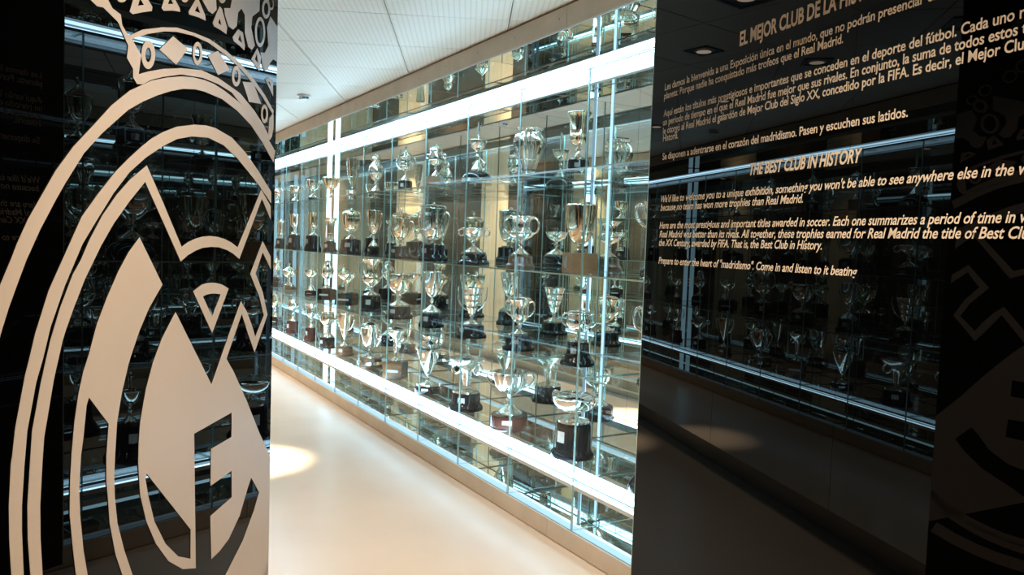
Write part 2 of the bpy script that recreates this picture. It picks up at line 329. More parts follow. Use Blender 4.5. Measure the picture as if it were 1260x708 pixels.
# crown band
vinyl('crown_band', [[(108,-4),(130.8,-3),(137.6,10.2),(147.8,17.8),(149.5,30.5),(156,42.4),(159.7,43.2),(175,36.4),(198.6,33.6),(217,33.9),(239,40.7),(257.6,48.3),(278,62.7),(295,78),(310,95),(325.4,117),(336,136),
  (336,142),(322,118.6),(308.5,100),(293,82.2),(276,67),(256,52.5),(237.3,44),(217,39.2),(202,38.6),(181.7,41.5),(161.4,48),(173,67.8),(169.8,91.5),(181.7,88),(200,84.8),(222,83.9),(247.5,86.4),(267.8,95.8),(284.7,107.6),(295,115),(312,135.6),(323.7,154),(329.7,166),(331,146),(336,138),
  (336,158),(334,168),(331.5,172.5),(329,171),(318,158),(303,138),(284.7,113.8),(267.8,103.4),(249,95.8),(222,91.6),(200,94.6),(185,98.3),(175,103.8),(168,103.4),(163,95),(163,84.7),(155.4,71),(157,56),(151,42.4),(144.4,27),(136,18.6),(126.6,9.3),(119,7.6),(110.5,0)]])
for c, ro, ri in (((181.7,67.5),(8.5,17.5),(3.6,9)), ((242.4,65.8),(6.0,14.2),(3.4,9)), ((290.2,93.7),(5.4,12.7),(2.7,7.5)), ((325,140.2),(4.2,11.5),(2.2,7)),
                  ((319.5,39.5),(6.3,18.6),(4,14)), ((327,11),(5,12),(2.8,7.5))):
    vinyl('oval_jewel', [oval(*c, *ro), oval(*c, *ri)])
for d in ([(195.3,61),(212.4,44.6),(230.5,60),(216,79.7)], [(267.8,62.7),(281.7,85.6),(267.8,92.4),(255,67.8)], [(298,100.5),(311,101.7),(321,128),(306,125.4)]):
    vinyl('diamond_jewel', [d])
for d, h in (([(163,0),(158.8,14.4),(163,17.5),(175,15),(186,13.6),(186.8,8.5),(177,-8),(168,-10)], [(169,7.1),(176.4,6),(171.5,-2)]),
             ([(201,0),(198,10),(201,13.2),(212,13),(221,14.4),(220.3,10),(211,-8),(205,-9)], [(206,5),(212.7,4.7),(208.5,-3)]),
             ([(239.8,0),(231.4,14.4),(232,17.8),(243,21),(252.5,25.4),(251.7,18.6),(244,0),(242,-5)], [(242.4,6.8),(239,13.6),(245.8,16)]),
             ([(269.8,7.6),(261,28),(262.7,32.2),(271,37),(278,42),(278.8,34),(272.5,11)], [(269.8,22.7),(267.8,28),(272,31.4)]),
             ([(292.4,36),(285.6,45.8),(287.3,50.8),(294,56),(300,61.9),(300.8,56),(298.3,39.8)], [(294.6,42.4),(292.4,49),(297.5,53.4)]),
             ([(316,59.3),(308.5,72.9),(318.6,88),(320.7,70)], [(315.5,66),(313,73),(317,78)]),
             ([(330.5,95),(325.8,97.5),(335.6,118.6),(335.4,100)], [(331,99.5),(329.5,101),(333.5,108)])):
    vinyl('triangle_jewel', [d, h])
vinyl('crown_scroll', [[(246,-8),(248.3,0),(256,13.6),(261,17),(266,11.9),(265.3,0),(262,-10)]])
vinyl('crown_scroll', [[(284.7,-12),(284.7,0),(283,10),(275.4,10),(276.3,18.6),(280.5,32.2),(286.4,36.4),(290.7,32),(292.4,15.3),(296.6,10.5),(300.8,18.6),(300.8,40.7),(305,57.6),(309.3,61.4),(313.2,56),(308.5,34),(310,20.3),(318.6,13.6),(319.5,-12)]])
vinyl('crown_scroll', [[(332.2,20.3),(341,33),(341,76.3),(335.6,72.9),(331.4,78),(328.8,86.4),(325,87),(322.7,82),(320.3,64.4),(325.4,65),(329.7,56),(328,34)]])
vinyl('crown_bead', [oval(149,-3,6,6)]); vinyl('crown_bead', [oval(227,-3,4.5,6)]); vinyl('crown_bead', [oval(273,-4,4.5,8)])
# pearls of the crown above the frame (seen mirrored in the lettered panel)
for s, z, r in ((2.089,2.157,0.020),(2.044,2.190,0.024),(1.962,2.235,0.026),(1.921,2.27,0.026),(1.87,2.29,0.026),(1.80,2.30,0.026)):
    vinyl('pearl', [arc((s,z), r, 0, 345, 18), arc((s,z), r*0.72, 0, 345, 18)], raw=True)
for s0, z0 in ((1.93, 2.33), (1.70, 2.36)):
    vinyl('crown_arch', [arc((s0-0.12, z0), 0.19, 10, 170, 16) + arc((s0-0.12, z0), 0.165, 170, 10, 16)], raw=True)

# ------------------------------------------------------------------ vitrine
vt = empty('display_case', (D+0.29, 6.5, 0), 'long mirror-backed glass trophy case with four shelves and white strip lights', 'display case')
Y1 = Y0 - 2*B; NB = 17
def V(name, dims, mat): return keep(bx(name, dims, mat), vt)
# metal plinth and fascia in 1.3 m lengths
y = 4.45 - 3*1.3; segs = []
while y < YE: segs.append((max(y, Y1), min(y+1.3, YE))); y += 1.3
for a, b in segs:
    if b-a < 0.02: continue
    V('plinth_panel', (D-0.012, D+0.004, a+0.0012, b-0.0012, 0.004, ZP), M['alu'])
    V('fascia_panel', (D-0.012, D+0.004, a+0.0012, b-0.0012, ZF, ZC-0.008), M['alu'])
bm = bmesh.new()
yy = Y1 + 0.2
while yy < 8.5:
    for x_, z_, r_ in ((D-0.0122, 2.655, 0.0045),):
        vs = [bm.verts.new((x_-0.001, yy+r_*cos(k*pi/4), z_+r_*sin(k*pi/4))) for k in range(8)]
        bm.faces.new(vs)
        vb = [bm.verts.new((x_+0.001, yy+r_*1.1*cos(k*pi/4), z_+r_*1.1*sin(k*pi/4))) for k in range(8)]
        for k in range(8): bm.faces.new((vs[k], vs[(k+1)%8], vb[(k+1)%8], vb[k]))
    yy += 0.433
o = keep(link('screw_heads', bm, M['alu_dark']), vt); o['kind'] = 'stuff'
V('core_body', (D+0.006, XM+0.02, Y1, YE, 0.0, ZP-0.012), M['dark_wall'])
V('top_body', (D+0.006, XM+0.02, Y1, YE, ZF+0.006, ZC+0.0), M['dark_wall'])
V('floor_mirror', (D+0.085, XM, Y1, YE, ZP-0.012, ZP-0.004), M['mirror'])
V('floor_ledge', (D-0.002, D+0.085, Y1, YE, ZP-0.010, ZP-0.004), M['ledge'])
V('ledge_added_glow', (D+0.008, D+0.055, Y1+0.01, YE-0.01, ZP-0.0035, ZP-0.001), M['under'])  # glow added on the ledge in place of strip light falling there
V('ceiling_mirror', (D+0.0, XM, Y1, YE, ZF-0.002, ZF+0.005), M['mirror'])
V('lit_edge_strip', (D-0.014, D-0.002, Y1, YE, ZF-0.007, ZF-0.0005), M['ledge'])  # white strip imitating the lit edge of the glass
for k in range(7):
    a = Y0 + (-2+2.5*k)*B; b = min(Y0 + (-2+2.5*(k+1))*B, YE)
    if a < YE: V('back_mirror', (XM, XM+0.006, a+0.0008, b-0.0008, ZP-0.003, ZF-0.003), M['mirror'])
V('end_mirror', (D+0.01, XM-0.001, Y1-0.006, Y1, ZP, ZF-0.003), M['mirror'])
V('end_mirror', (D+0.01, XM-0.001, YE-0.001, YE+0.005, ZP, ZF-0.003), M['mirror'])
# strip lights: top box and bottom box, each a housing + diffuser + tube cores
bm = bmesh.new(); box(bm, D+0.008, D+0.118, Y1+0.01, YE-0.01, ZT+0.018, 2.410); keep(link('top_light_diffuser', bm, M['diff']), vt)
bm = bmesh.new(); box(bm, D+0.0055, D+0.0078, Y1+0.01, YE-0.01, 2.386, 2.400); box(bm, D+0.04, D+0.075, Y1+0.01, YE-0.01, ZT+0.0150, ZT+0.0175)
keep(link('top_light_tube', bm, M['core']), vt)
bm = bmesh.new(); box(bm, D+0.1185, D+0.150, Y1+0.01, YE-0.01, ZT-0.034, 2.4105); box(bm, D+0.006, D+0.150, Y1+0.01, YE-0.01, 2.4110, 2.415)
keep(link('top_light_housing', bm, M['housing']), vt)
bm = bmesh.new(); box(bm, D+0.110, D+0.117, Y1+0.01, YE-0.01, ZT-0.018, ZT-0.010); keep(link('top_light_rear_line', bm, M['diff']), vt)
bm = bmesh.new(); box(bm, D+0.012, D+0.152, Y1+0.01, YE-0.01, 0.305, 0.318); keep(link('bottom_light_diffuser', bm, M['diff']), vt)
bm = bmesh.new(); box(bm, D+0.095, D+0.130, Y1+0.01, YE-0.01, 0.3185, 0.321); box(bm, D+0.025, D+0.040, Y1+0.01, YE-0.01, 0.3185, 0.321)
keep(link('bottom_light_tube', bm, M['core']), vt)
bm = bmesh.new(); box(bm, D+0.006, D+0.0118, Y1+0.01, YE-0.01, 0.305, 0.322); box(bm, D+0.1525, D+0.158, Y1+0.01, YE-0.01, 0.305, 0.3490)
keep(link('bottom_light_housing', bm, M['housing']), vt)
bm = bmesh.new(); box(bm, D+0.012, D+0.100, Y1+0.01, YE-0.01, 0.302, 0.3045); keep(link('bottom_light_underside', bm, M['housing']), vt)
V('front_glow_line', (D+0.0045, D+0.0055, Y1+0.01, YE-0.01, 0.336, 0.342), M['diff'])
V('glass_clip', (D-0.006, D-0.0025, Y1, YE, ZT-0.003, ZT+0.002), M['clip'])
V('glass_clip', (D-0.006, D-0.0025, Y1, YE, 0.3490, 0.3530), M['clip'])
# vertical tubes at the back, plus dim glowing bars imitating reflected tubes
def vtube(x, y, r=0.020, mat='tube', zt=ZF-0.01):
    bm = bmesh.new(); n = 12; a = []; b = []
    for k in range(n):
        c_, s_ = r*cos(2*pi*k/n), r*sin(2*pi*k/n); a.append(bm.verts.new((x+c_, y+s_, ZP))); b.append(bm.verts.new((x+c_, y+s_, zt)))
    for k in range(n): bm.faces.new((a[k], a[(k+1)%n], b[(k+1)%n], b[k]))
    bm.faces.new(a[::-1]); bm.faces.new(b); keep(link('vertical_tube_or_reflection', bm, M[mat], smooth=True), vt)
vtube(2.725, 8.70, 0.027); vtube(2.725, 10.15, 0.024, 'tubeimage', 2.34); vtube(2.725, 11.2, 0.02, 'tubeimage', 2.34)
bm = bmesh.new(); box(bm, 2.700, 2.706, 3.580, 3.600, ZP, ZF-0.01); keep(link('light_backing', bm, M['diffwhite']), vt)
bm = bmesh.new(); box(bm, 2.7065, 2.714, 3.583, 3.597, ZP, ZF-0.01); keep(link('vertical_tube_or_reflection', bm, M['slimtube']), vt)
# panes: faces clear, rims pale green
def pane(name, dims, thin, mat='pane'):
    bm = bmesh.new(); fs = box(bm, *dims); flat = {'x': (3, 5), 'y': (2, 4), 'z': (0, 1)}[thin]
    for i, f in enumerate(fs): f.material_index = 0 if i in flat else 1
    return keep(link(name, bm, [M[mat], M['edge']]), vt)
for k in range(NB):
    a = Y1 + k*B; b = a + B
    if k: pane('glass_divider', (D+0.008, XM-0.002, a-0.004, a+0.004, ZP, ZT), 'y')
    pane('front_pane', (D-0.002, D+0.004, a+0.0012, b-0.0012, ZP, ZT), 'x', 'pane_front')
    for i, z in enumerate(SH):
        x0 = D+0.008 if i in (0, 4) else D+0.035
        x1 = XM-0.004 if i < 4 else D+0.30
        pane('glass_shelf', (x0, x1, a+0.0055, b-0.0055, z-0.008, z), 'z')

# ------------------------------------------------------------------ ceiling fittings
def downlight(x, y, s, lab, power, cone, lens=0.045):
    o = empty('downlight', (x, y, ZC), lab, 'ceiling light', 'square recessed downlights along the ceiling')
    o.rotation_euler = (0, 0, -GA)
    bm = bmesh.new()
    for a in ((-s,s,-s,-s+0.02),(-s,s,s-0.02,s),(-s,-s+0.02,-s,s),(s-0.02,s,-s,s)): box(bm, *a, -0.006, 0.0)
    box(bm, -s+0.02, s-0.02, -s+0.02, s-0.02, -0.003, -0.001)
    link('frame', bm, M['frame'], o)
    bm = bmesh.new(); n = 20
    for r0, z0, r1, z1 in ((lens*1.25, -0.0045, lens, -0.009),):
        A = [bm.verts.new((r0*cos(2*pi*k/n), r0*sin(2*pi*k/n), z0)) for k in range(n)]
        Bv = [bm.verts.new((r1*cos(2*pi*k/n), r1*sin(2*pi*k/n), z1)) for k in range(n)]
        for k in range(n): bm.faces.new((A[k], A[(k+1)%n], Bv[(k+1)%n], Bv[k]))
    link('trim_ring', bm, M['alu'], o)
    bm = bmesh.new(); A = [bm.verts.new((lens*cos(2*pi*k/n), lens*sin(2*pi*k/n), -0.0085)) for k in range(n)]; bm.faces.new(A[::-1])
    bm.faces.new([bm.verts.new((v.co.x, v.co.y, -0.0080)) for v in A]); link('lens', bm, M['lens'], o)
    ld = bpy.data.lights.new('downlight_beam', 'SPOT'); ld.energy = power; ld.color = WARM; ld.spot_size = radians(cone); ld.spot_blend = 1.0; ld.shadow_soft_size = 0.03
    lo = bpy.data.objects.new('downlight_beam', ld); C.objects.link(lo); lo.parent = o; lo.location = (0, 0, -0.02)
    return o
downlight(0.985, 3.81, 0.085, 'square downlight mirrored at the top left of the lettered black panel', SPOT*1.0, 95)
downlight(1.19, 2.86, 0.12, 'larger square downlight nearest the doorway, mirrored above the cream title', SPOT*1.2, 110)
downlight(1.10, 5.12, 0.085, 'square downlight over the bright floor spot beside the crest panel', SPOT*18, 20)
for yy, lab in ((6.5, 'square downlight far down the corridor, just past the smoke detector'), (7.9, 'square downlight deep in the corridor by the cream wood column'), (9.3, 'square downlight second from the corridor end'), (10.7, 'square downlight nearest the corridor end')):
    downlight(1.18, yy, 0.085, lab, SPOT*1.5, 110)
downlight(0.75, 1.2, 0.085, 'added unseen fill downlight overhead between the two black panels', SPOT*1.7, 125)  # added lamp, warms the lettering and crest in place of hall light
downlight(0.35, -0.3, 0.085, 'added unseen fill downlight behind the camera between the two black panels', SPOT*0.9, 125)  # added out of view to brighten both panels
downlight(0.1, -1.9, 0.085, 'added unseen fill downlight at the back of the entrance hall', SPOT*0.8, 125)  # another added lamp, fills warm light from the entrance side

sd = empty('smoke_detector', (1.79, 6.47, ZC), 'small white smoke detector on the perforated ceiling tiles', 'smoke detector')
def lathe(prof, seg=28, flute=None, caps=True):
    """prof: list of (r, z); flute=(n, amp, z0, z1)"""
    bm = bmesh.new(); rings = []
    for r, z in prof:
        if r < 1e-5: rings.append([bm.verts.new((0, 0, z))]); continue
        ring = []
        for k in range(seg):
            a = 2*pi*k/seg; rr = r
            if flute and flute[2] <= z <= flute[3]: rr = r*(1 + flute[1]*cos(flute[0]*a))
            ring.append(bm.verts.new((rr*cos(a), rr*sin(a), z)))
        rings.append(ring)
    for a, b in zip(rings[:-1], rings[1:]):
        if len(a) == 1 and len(b) == 1: continue
        for k in range(seg):
            k2 = (k+1) % seg
            if len(a) == 1: bm.faces.new((a[0], b[k], b[k2]))
            elif len(b) == 1: bm.faces.new((a[k], b[0], a[k2]))
            else: bm.faces.new((a[k], a[k2], b[k2], b[k]))
    if not caps:
        a, b = rings[-1], rings[0]
        for k in range(seg): bm.faces.new((a[k], a[(k+1) % seg], b[(k+1) % seg], b[k]))
        return bm
    if len(rings[0]) > 1: bm.faces.new(rings[0][::-1])
    if len(rings[-1]) > 1: bm.faces.new(rings[-1])
    return bm
link('detector_base', lathe([(0.055, -0.001), (0.055, -0.014), (0.0, -0.014)]), M['ledge'], sd, True)
link('detector_head', lathe([(0.040, -0.0145), (0.044, -0.028), (0.036, -0.040), (0, -0.042)]), M['ledge'], sd, True)
bm = bmesh.new()
for k in (0, 1):
    box(bm, -0.025+0.028*k, -0.003+0.028*k, -0.0475, -0.040, -0.034, -0.024)
link('sensor_slots', bm, M['frame'], sd)

# ------------------------------------------------------------------ trophies
def tube(bm, pts, r, seg=8, taper=None):
    rings = []; n = len(pts)
    for i, p in enumerate(pts):
        p = Vector(p); t = (Vector(pts[min(i+1, n-1)]) - Vector(pts[max(i-1, 0)])).normalized()
        u = t.cross(Vector((0, 1, 0))); u = u.normalized() if u.length > 1e-4 else Vector((1, 0, 0)); v = t.cross(u)
        rr = r*(taper[i] if taper else 1)
        rings.append([bm.verts.new(p + u*rr*cos(2*pi*k/seg) + v*rr*sin(2*pi*k/seg)) for k in range(seg)])
    for a, b in zip(rings[:-1], rings[1:]):
        for k in range(seg): bm.faces.new((a[k], a[(k+1)%seg], b[(k+1)%seg], b[k]))
    bm.faces.new(rings[0][::-1]); bm.faces.new(rings[-1])
def bez(P, n=14):
    out = []
    for i in range(n+1):
        t = i/n; m = len(P)-1
        q = [Vector((p[0], 0, p[1])) for p in P]
        for _ in range(m): q = [q[j]*(1-t) + q[j+1]*t for j in range(len(q)-1)]
        out.append(q[0])
    return out

# bowls: (height fraction, radius fraction) of the cup above the stem; feet: the same below it
BOWL = {
 'bell':   [(0,.22),(.04,.46),(.14,.66),(.26,.72),(.30,.78),(.34,.73),(.60,.76),(.78,.82),(.90,.90),(.97,1.0),(1,1)],
 'deep':   [(0,.15),(.03,.30),(.10,.50),(.22,.68),(.40,.83),(.60,.92),(.80,.97),(1,1)],
 'goblet': [(0,.14),(.05,.32),(.15,.54),(.30,.72),(.50,.86),(.70,.93),(.88,.97),(1,1)],
 'cone':   [(0,.16),(.10,.30),(.30,.50),(.50,.68),(.70,.82),(.88,.94),(1,1)],
 'round':  [(0,.20),(.06,.48),(.18,.74),(.34,.93),(.50,1.0),(.66,.97),(.80,.88),(.90,.82),(1,.86)],
 'barrel': [(0,.25),(.06,.55),(.16,.74),(.32,.88),(.50,.96),(.70,1.0),(.88,.98),(1,1)],
 'campana':[(0,.22),(.06,.45),(.16,.78),(.26,.93),(.36,.90),(.42,.66),(.50,.60),(.72,.62),(.86,.70),(.95,.90),(1,1)],
 'vase':   [(0,.52),(.05,.46),(.12,.44),(.20,.50),(.36,.66),(.52,.84),(.66,.97),(.74,1.0),(.82,.90),(.90,.72),(.95,.72),(1,.90)],
 'beaker': [(0,.30),(.10,.38),(.20,.46),(.23,.52),(.27,.50),(.42,.62),(.46,.67),(.50,.65),(.66,.78),(.70,.83),(.74,.81),(.90,.92),(1,1)],
 'dish':   [(0,.10),(.10,.30),(.28,.58),(.50,.80),(.75,.94),(1,1)],
 'tazza':  [(0,.22),(.30,.26),(.50,.30),(.62,.42),(.74,.70),(.86,.92),(.95,1.0),(1,.98)],
 'bowl':   [(0,.18),(.08,.40),(.22,.66),(.42,.86),(.66,.97),(.86,1.0),(1,1.0)],
 'amphora':[(0,.20),(.08,.34),(.22,.58),(.40,.84),(.56,.98),(.66,1.0),(.76,.90),(.84,.60),(.90,.48),(.96,.52),(1,.62)],
 'cyl':    [(0,.62),(.04,.74),(.10,.66),(.30,.60),(.60,.62),(.84,.70),(.90,.92),(.95,1.0),(1,.94)],
 'orb':    [(0,.22),(.10,.55),(.28,.88),(.46,1.0),(.64,.92),(.80,.66),(.90,.48),(1,.58)],
 'tulip':  [(0,.18),(.06,.42),(.20,.70),(.36,.80),(.55,.78),(.75,.80),(.92,.92),(1,1)],
}
def foot_prof(h, rf, rs):   # spreading foot, knop, stem
    return [(rf,0),(rf,.012*1),(rf*.94,h*.10),(rf*.70,h*.24),(rf*.42,h*.38),(rs,h*.52),(rs*.85,h*.64),(rs*1.7,h*.74),(rs*1.7,h*.80),(rs*.9,h*.88),(rs*1.2,h)]
def base_part(kind, h, r, parent, mat, mat2=None):
    """plinth under the silver; returns r of its top"""
    if kind == 'bell':
        p = [(r,0),(r,h*.07),(r*.97,h*.16),(r*.86,h*.26),(r*.72,h*.40),(r*.66,h*.55),(r*.64,h*.90),(r*.60,h*.98),(0,h)]
    elif kind == 'tall':
        p = [(r,0),(r,h*.06),(r*.98,h*.13),(r*.88,h*.20),(r*.83,h*.27),(r*.81,h*.92),(r*.76,h*.99),(0,h)]
    elif kind == 'step':
        p = [(r,0),(r,h*.16),(r*.96,h*.24),(r*.88,h*.34),(r*.84,h*.40),(r*.82,h*.92),(r*.78,h),(0,h)]
    elif kind == 'drum':
        p = [(r*.98,0),(r,h*.05),(r,h*.12),(r*.92,h*.16),(r*.92,h*.90),(r*.89,h),(0,h)]
    elif kind == 'dome':
        p = [(r*.94,0),(r,h*.10),(r*.97,h*.46),(r*.96,h*.50),(r*.90,h*.68),(r*.72,h*.86),(r*.45,h*.97),(0,h)]
    elif kind == 'disc':
        p = [(r*.96,0),(r,h*.2),(r,h*.6),(r*.9,h*.8),(r*.6,h),(0,h)]
    if kind == 'cube':
        bm = bmesh.new(); box(bm, -r*.80, r*.80, -r*.80, r*.80, 0, h*.90); box(bm, -r*.74, r*.74, -r*.74, r*.74, h*.9001, h)
        o = link('base', bm, mat, parent)
    elif kind == 'slab':
        bm = bmesh.new(); box(bm, -r*.62, r*.62, -r*.98, r*.98, 0, h)
        o = link('base', bm, mat, parent)
    elif kind == 'hex':
        p = [(r,0),(r,h*.12),(r*.92,h*.2),(r*.92,h*.85),(r*.98,h*.9),(r*.95,h),(0,h)]
        o = link('base', lathe(p, 8), mat, parent)
    else:
        o = link('base', lathe(p, 32), mat, parent, True)
    return o
def trophy(px, yb, yt, rb, yk, rk, kind, bmat, bowl, lab, foot=0.34, lid=None, hd=None, metal='silver', flute=None, rot=None, name='trophy', band=False, plaque=True, row=0, rf=None, topper=None, x=None, ylock=None, zfix=None):
    """px,yb,yt: centre column, base line and top line in the picture; rb: half width of the bowl; yk: line where the plinth ends; rk: plinth half width"""
    X = x or (D + 0.245); ZSH = SH[row]
    if zfix: y, hb, ht, Rb, Rk = zfix; y = Y0 + y*B
    else:
        pm = on_x(px, (yb+yt)/2, X); y = pm.y
        depth = (pm - Vector((0, 0, H))).dot(F_)
        pk = depth/FPX
        # picture height: bottom rim sits nearer than the centre, so measure from the shelf
        zt_ = on_x(px, yt, X).z; zk = on_x(px, yk, X).z
        ht = zt_ - ZSH; hb = max(0.004, (yb-yk)*pk*0.96) if yk < yb else 0
        Rb, Rk = rb*pk, rk*pk
    ht = min(ht, 0.470)
    Rmax = max(Rb, Rk)
    hw = {'scroll': 1.42, 'wing': 1.45, 'ring': 1.35, 'straight': 1.3, 'ear': 1.25}.get(hd, 1.0)*Rb
    if hd == 'ear': ht = min(ht, 0.44)
    i = math.floor((y-Y1)/B); Rh = max(Rmax, hw); lo = Y1+i*B+0.010+Rh; hi = Y1+(i+1)*B-0.010-Rh
    if lo < hi: y = min(max(y, lo), hi)
    X = max(X, D+0.035+0.012+Rmax*0.98)
    X = min(X, XM-0.03-Rmax)
    t = empty(name, (X, y, ZSH+0.0005), lab, 'trophy', 'silver trophies in the glass case')
    t.rotation_euler = (0, 0, rot if rot is not None else -0.75)
    if hb:
        base_part(kind, hb, Rk, t, M[bmat])
        va = {'cube': .80, 'slab': .62}.get(kind, {'bell': .66, 'tall': .82, 'step': .83, 'drum': .92, 'dome': .98, 'disc': 1.0, 'hex': .92}.get(kind, .9))
        if plaque and hb > 0.03:
            bm = bmesh.new(); pw, ph = Rk*.20, hb*.16
            if kind in ('cube', 'slab'):
                if kind == 'slab':
                    box(bm, -Rk*.62-0.002, -Rk*.62+0.0005, -Rk*.05, Rk*.70, hb*.22, hb*.82)
                else: box(bm, -pw*2.6, pw*2.6, -Rk*va-0.002, -Rk*va+0.0005, hb*.40, hb*.56)
            else:
                a0 = -2.2 + 0.9*((int(px)*7) % 5)/5; R0 = Rk*va+0.0012; da = 0.26
                zc_ = hb*(.62 if kind != 'dome' else .3)
                f = [bm.verts.new((R0*cos(a0+s*da/1), R0*sin(a0+s*da), zc_+q*ph)) for s, q in ((-1,-1),(0,-1),(1,-1),(1,1),(0,1),(-1,1))]
                g = [bm.verts.new(v.co*Vector((.985,.985,1)) if False else (v.co.x*.98, v.co.y*.98, v.co.z)) for v in f]
                bm.faces.new((f[0],f[1],f[4],f[5])); bm.faces.new((f[1],f[2],f[3],f[4]))
                for k in range(6): bm.faces.new((f[k], f[(k+1)%6], g[(k+1)%6], g[k]))
            link('plaque', bm, M['plate'], t)
        if band:
            zb0 = hb*(.14 if kind == 'dome' else .30)
            link('band', lathe([(Rk*va+0.0015, zb0), (Rk*va+0.002, zb0+hb*.30), (Rk*va-0.002, zb0+hb*.30), (Rk*va-0.002, zb0)], 32, None, False), M['silver'], t, True)
    m = M[metal]
    hs = ht - hb
    lidh = {None: 0, 'dome': .20, 'spire': .34, 'flat': .13, 'crown': .26}[lid]*hs
    toph = (topper or 0)*hs
    cup = hs - lidh - toph; fh = cup*foot; bh = cup - fh
    rF = rf*Rb if rf else min(Rk*.78 if hb else Rb*.62, Rb*.72)
    if foot > 0:
        link('foot', lathe([(r, z+hb) for r, z in foot_prof(fh, rF, max(0.006, Rb*.13))], 28), M['silver2'], t, True)
    bp = BOWL[bowl]; z0 = hb+fh
    th = 0.90 if not lid else 0.90
    prof = [(Rb*r, z0+bh*f) for f, r in bp]
    # subdivide smoothly
    sm = [prof[0]]
    for a, b in zip(prof[:-1], prof[1:]):
        sm += [((a[0]+b[0])/2, (a[1]+b[1])/2), b]
    prof = sm
    rt = prof[-1][0]
    inner = [(rt*.955, z0+bh*.995)] + [(max(0.003, r*.93-0.001), z) for r, z in prof[::-1] if z0+bh*.22 < z < z0+bh*.93 and r > rt*.5]
    inner += [(inner[-1][0]*.6, inner[-1][1]-bh*.03), (0, inner[-1][1]-bh*.04)]
    fl = (flute[0], flute[1], z0+bh*.05, z0+bh*.97) if flute else None
    link('bowl', lathe(([(0, z0)] if bp[0][1] > .3 else []) + prof + inner, 108 if flute else 36, fl), m, t, True)
    # moulded bands round the cup
    rr_ = lambda f: next(((b[1]-(b[1]-a[1])*(b[0]-f)/(b[0]-a[0]+1e-9)) for a, b in zip(bp[:-1], bp[1:]) if a[0] <= f <= b[0]), 1)*Rb
    for f in ((.98,) if bowl in ('tazza', 'dish') else (.98, .34)):
        R0 = rr_(f); zz = z0+bh*f; w_ = max(0.002, Rb*.03)
        link('rim_band', lathe([(R0+0.0006, zz-w_), (R0+w_*.8, zz-w_*.4), (R0+w_*.8, zz+w_*.4), (R0+0.0006, zz+w_), (R0-0.001, zz+w_), (R0-0.001, zz-w_)], 32, None, False), M['silver2'], t, True)
    ztop = z0+bh
    if lid:
        if lid == 'spire': lp = [(rt*1.02,0),(rt*1.02,.05),(rt*.90,.12),(rt*.62,.26),(rt*.34,.40),(rt*.14,.52),(rt*.10,.58)]; fin = .58
        elif lid == 'flat': lp = [(rt*1.02,0),(rt*1.02,.12),(rt*.85,.35),(rt*.45,.55),(rt*.15,.60)]; fin = .60
        elif lid == 'crown': lp = [(rt*1.04,0),(rt*1.06,.08),(rt*.92,.14),(rt*.80,.26),(rt*.84,.34),(rt*.55,.48),(rt*.16,.56)]; fin = .56
        else: lp = [(rt*1.02,0),(rt*1.03,.08),(rt*.95,.22),(rt*.78,.42),(rt*.50,.58),(rt*.18,.68),(rt*.12,.70)]; fin = .70
        l = link('lid', lathe([(r, ztop+0.001+lidh*z) for r, z in lp] + [(0, ztop+0.001+lidh*fin)], 32), m, t, True)
        r1 = max(0.006, rt*.16); zf = ztop+lidh*fin; hf = lidh*(1-fin)
        link('finial', lathe([(r1*.5, zf), (r1*.45, zf+hf*.2), (r1, zf+hf*.45), (r1*.9, zf+hf*.65), (r1*.35, zf+hf*.85), (0, zf+hf)], 14), M['silver2'], l, True)
    if topper:   # little figure with raised arms on top
        bm = bmesh.new(); r1 = max(0.006, Rb*.16)
        tube(bm, [(0,0,ztop-0.01), (0,0,ztop+toph*.30), (0.002,0,ztop+toph*.55), (0,0,ztop+toph*.78)], r1, 8, [1.3,.8,1.2,.6])
        tube(bm, [(0,0,ztop+toph*.70), (r1*1.8,0,ztop+toph*.72), (r1*2.4,0,ztop+toph*.95)], r1*.4, 6)
        tube(bm, [(0,0,ztop+toph*.70), (-r1*1.8,0,ztop+toph*.66), (-r1*2.2,0,ztop+toph*.50)], r1*.4, 6)
        tube(bm, [(0,0,ztop+toph*.78), (0,0,ztop+toph*.84), (0,0,ztop+toph*.92), (0,0,ztop+toph)], r1*.8, 8, [.5,1,1,.4])
        link('figure', bm, M['silver2'], t, True)
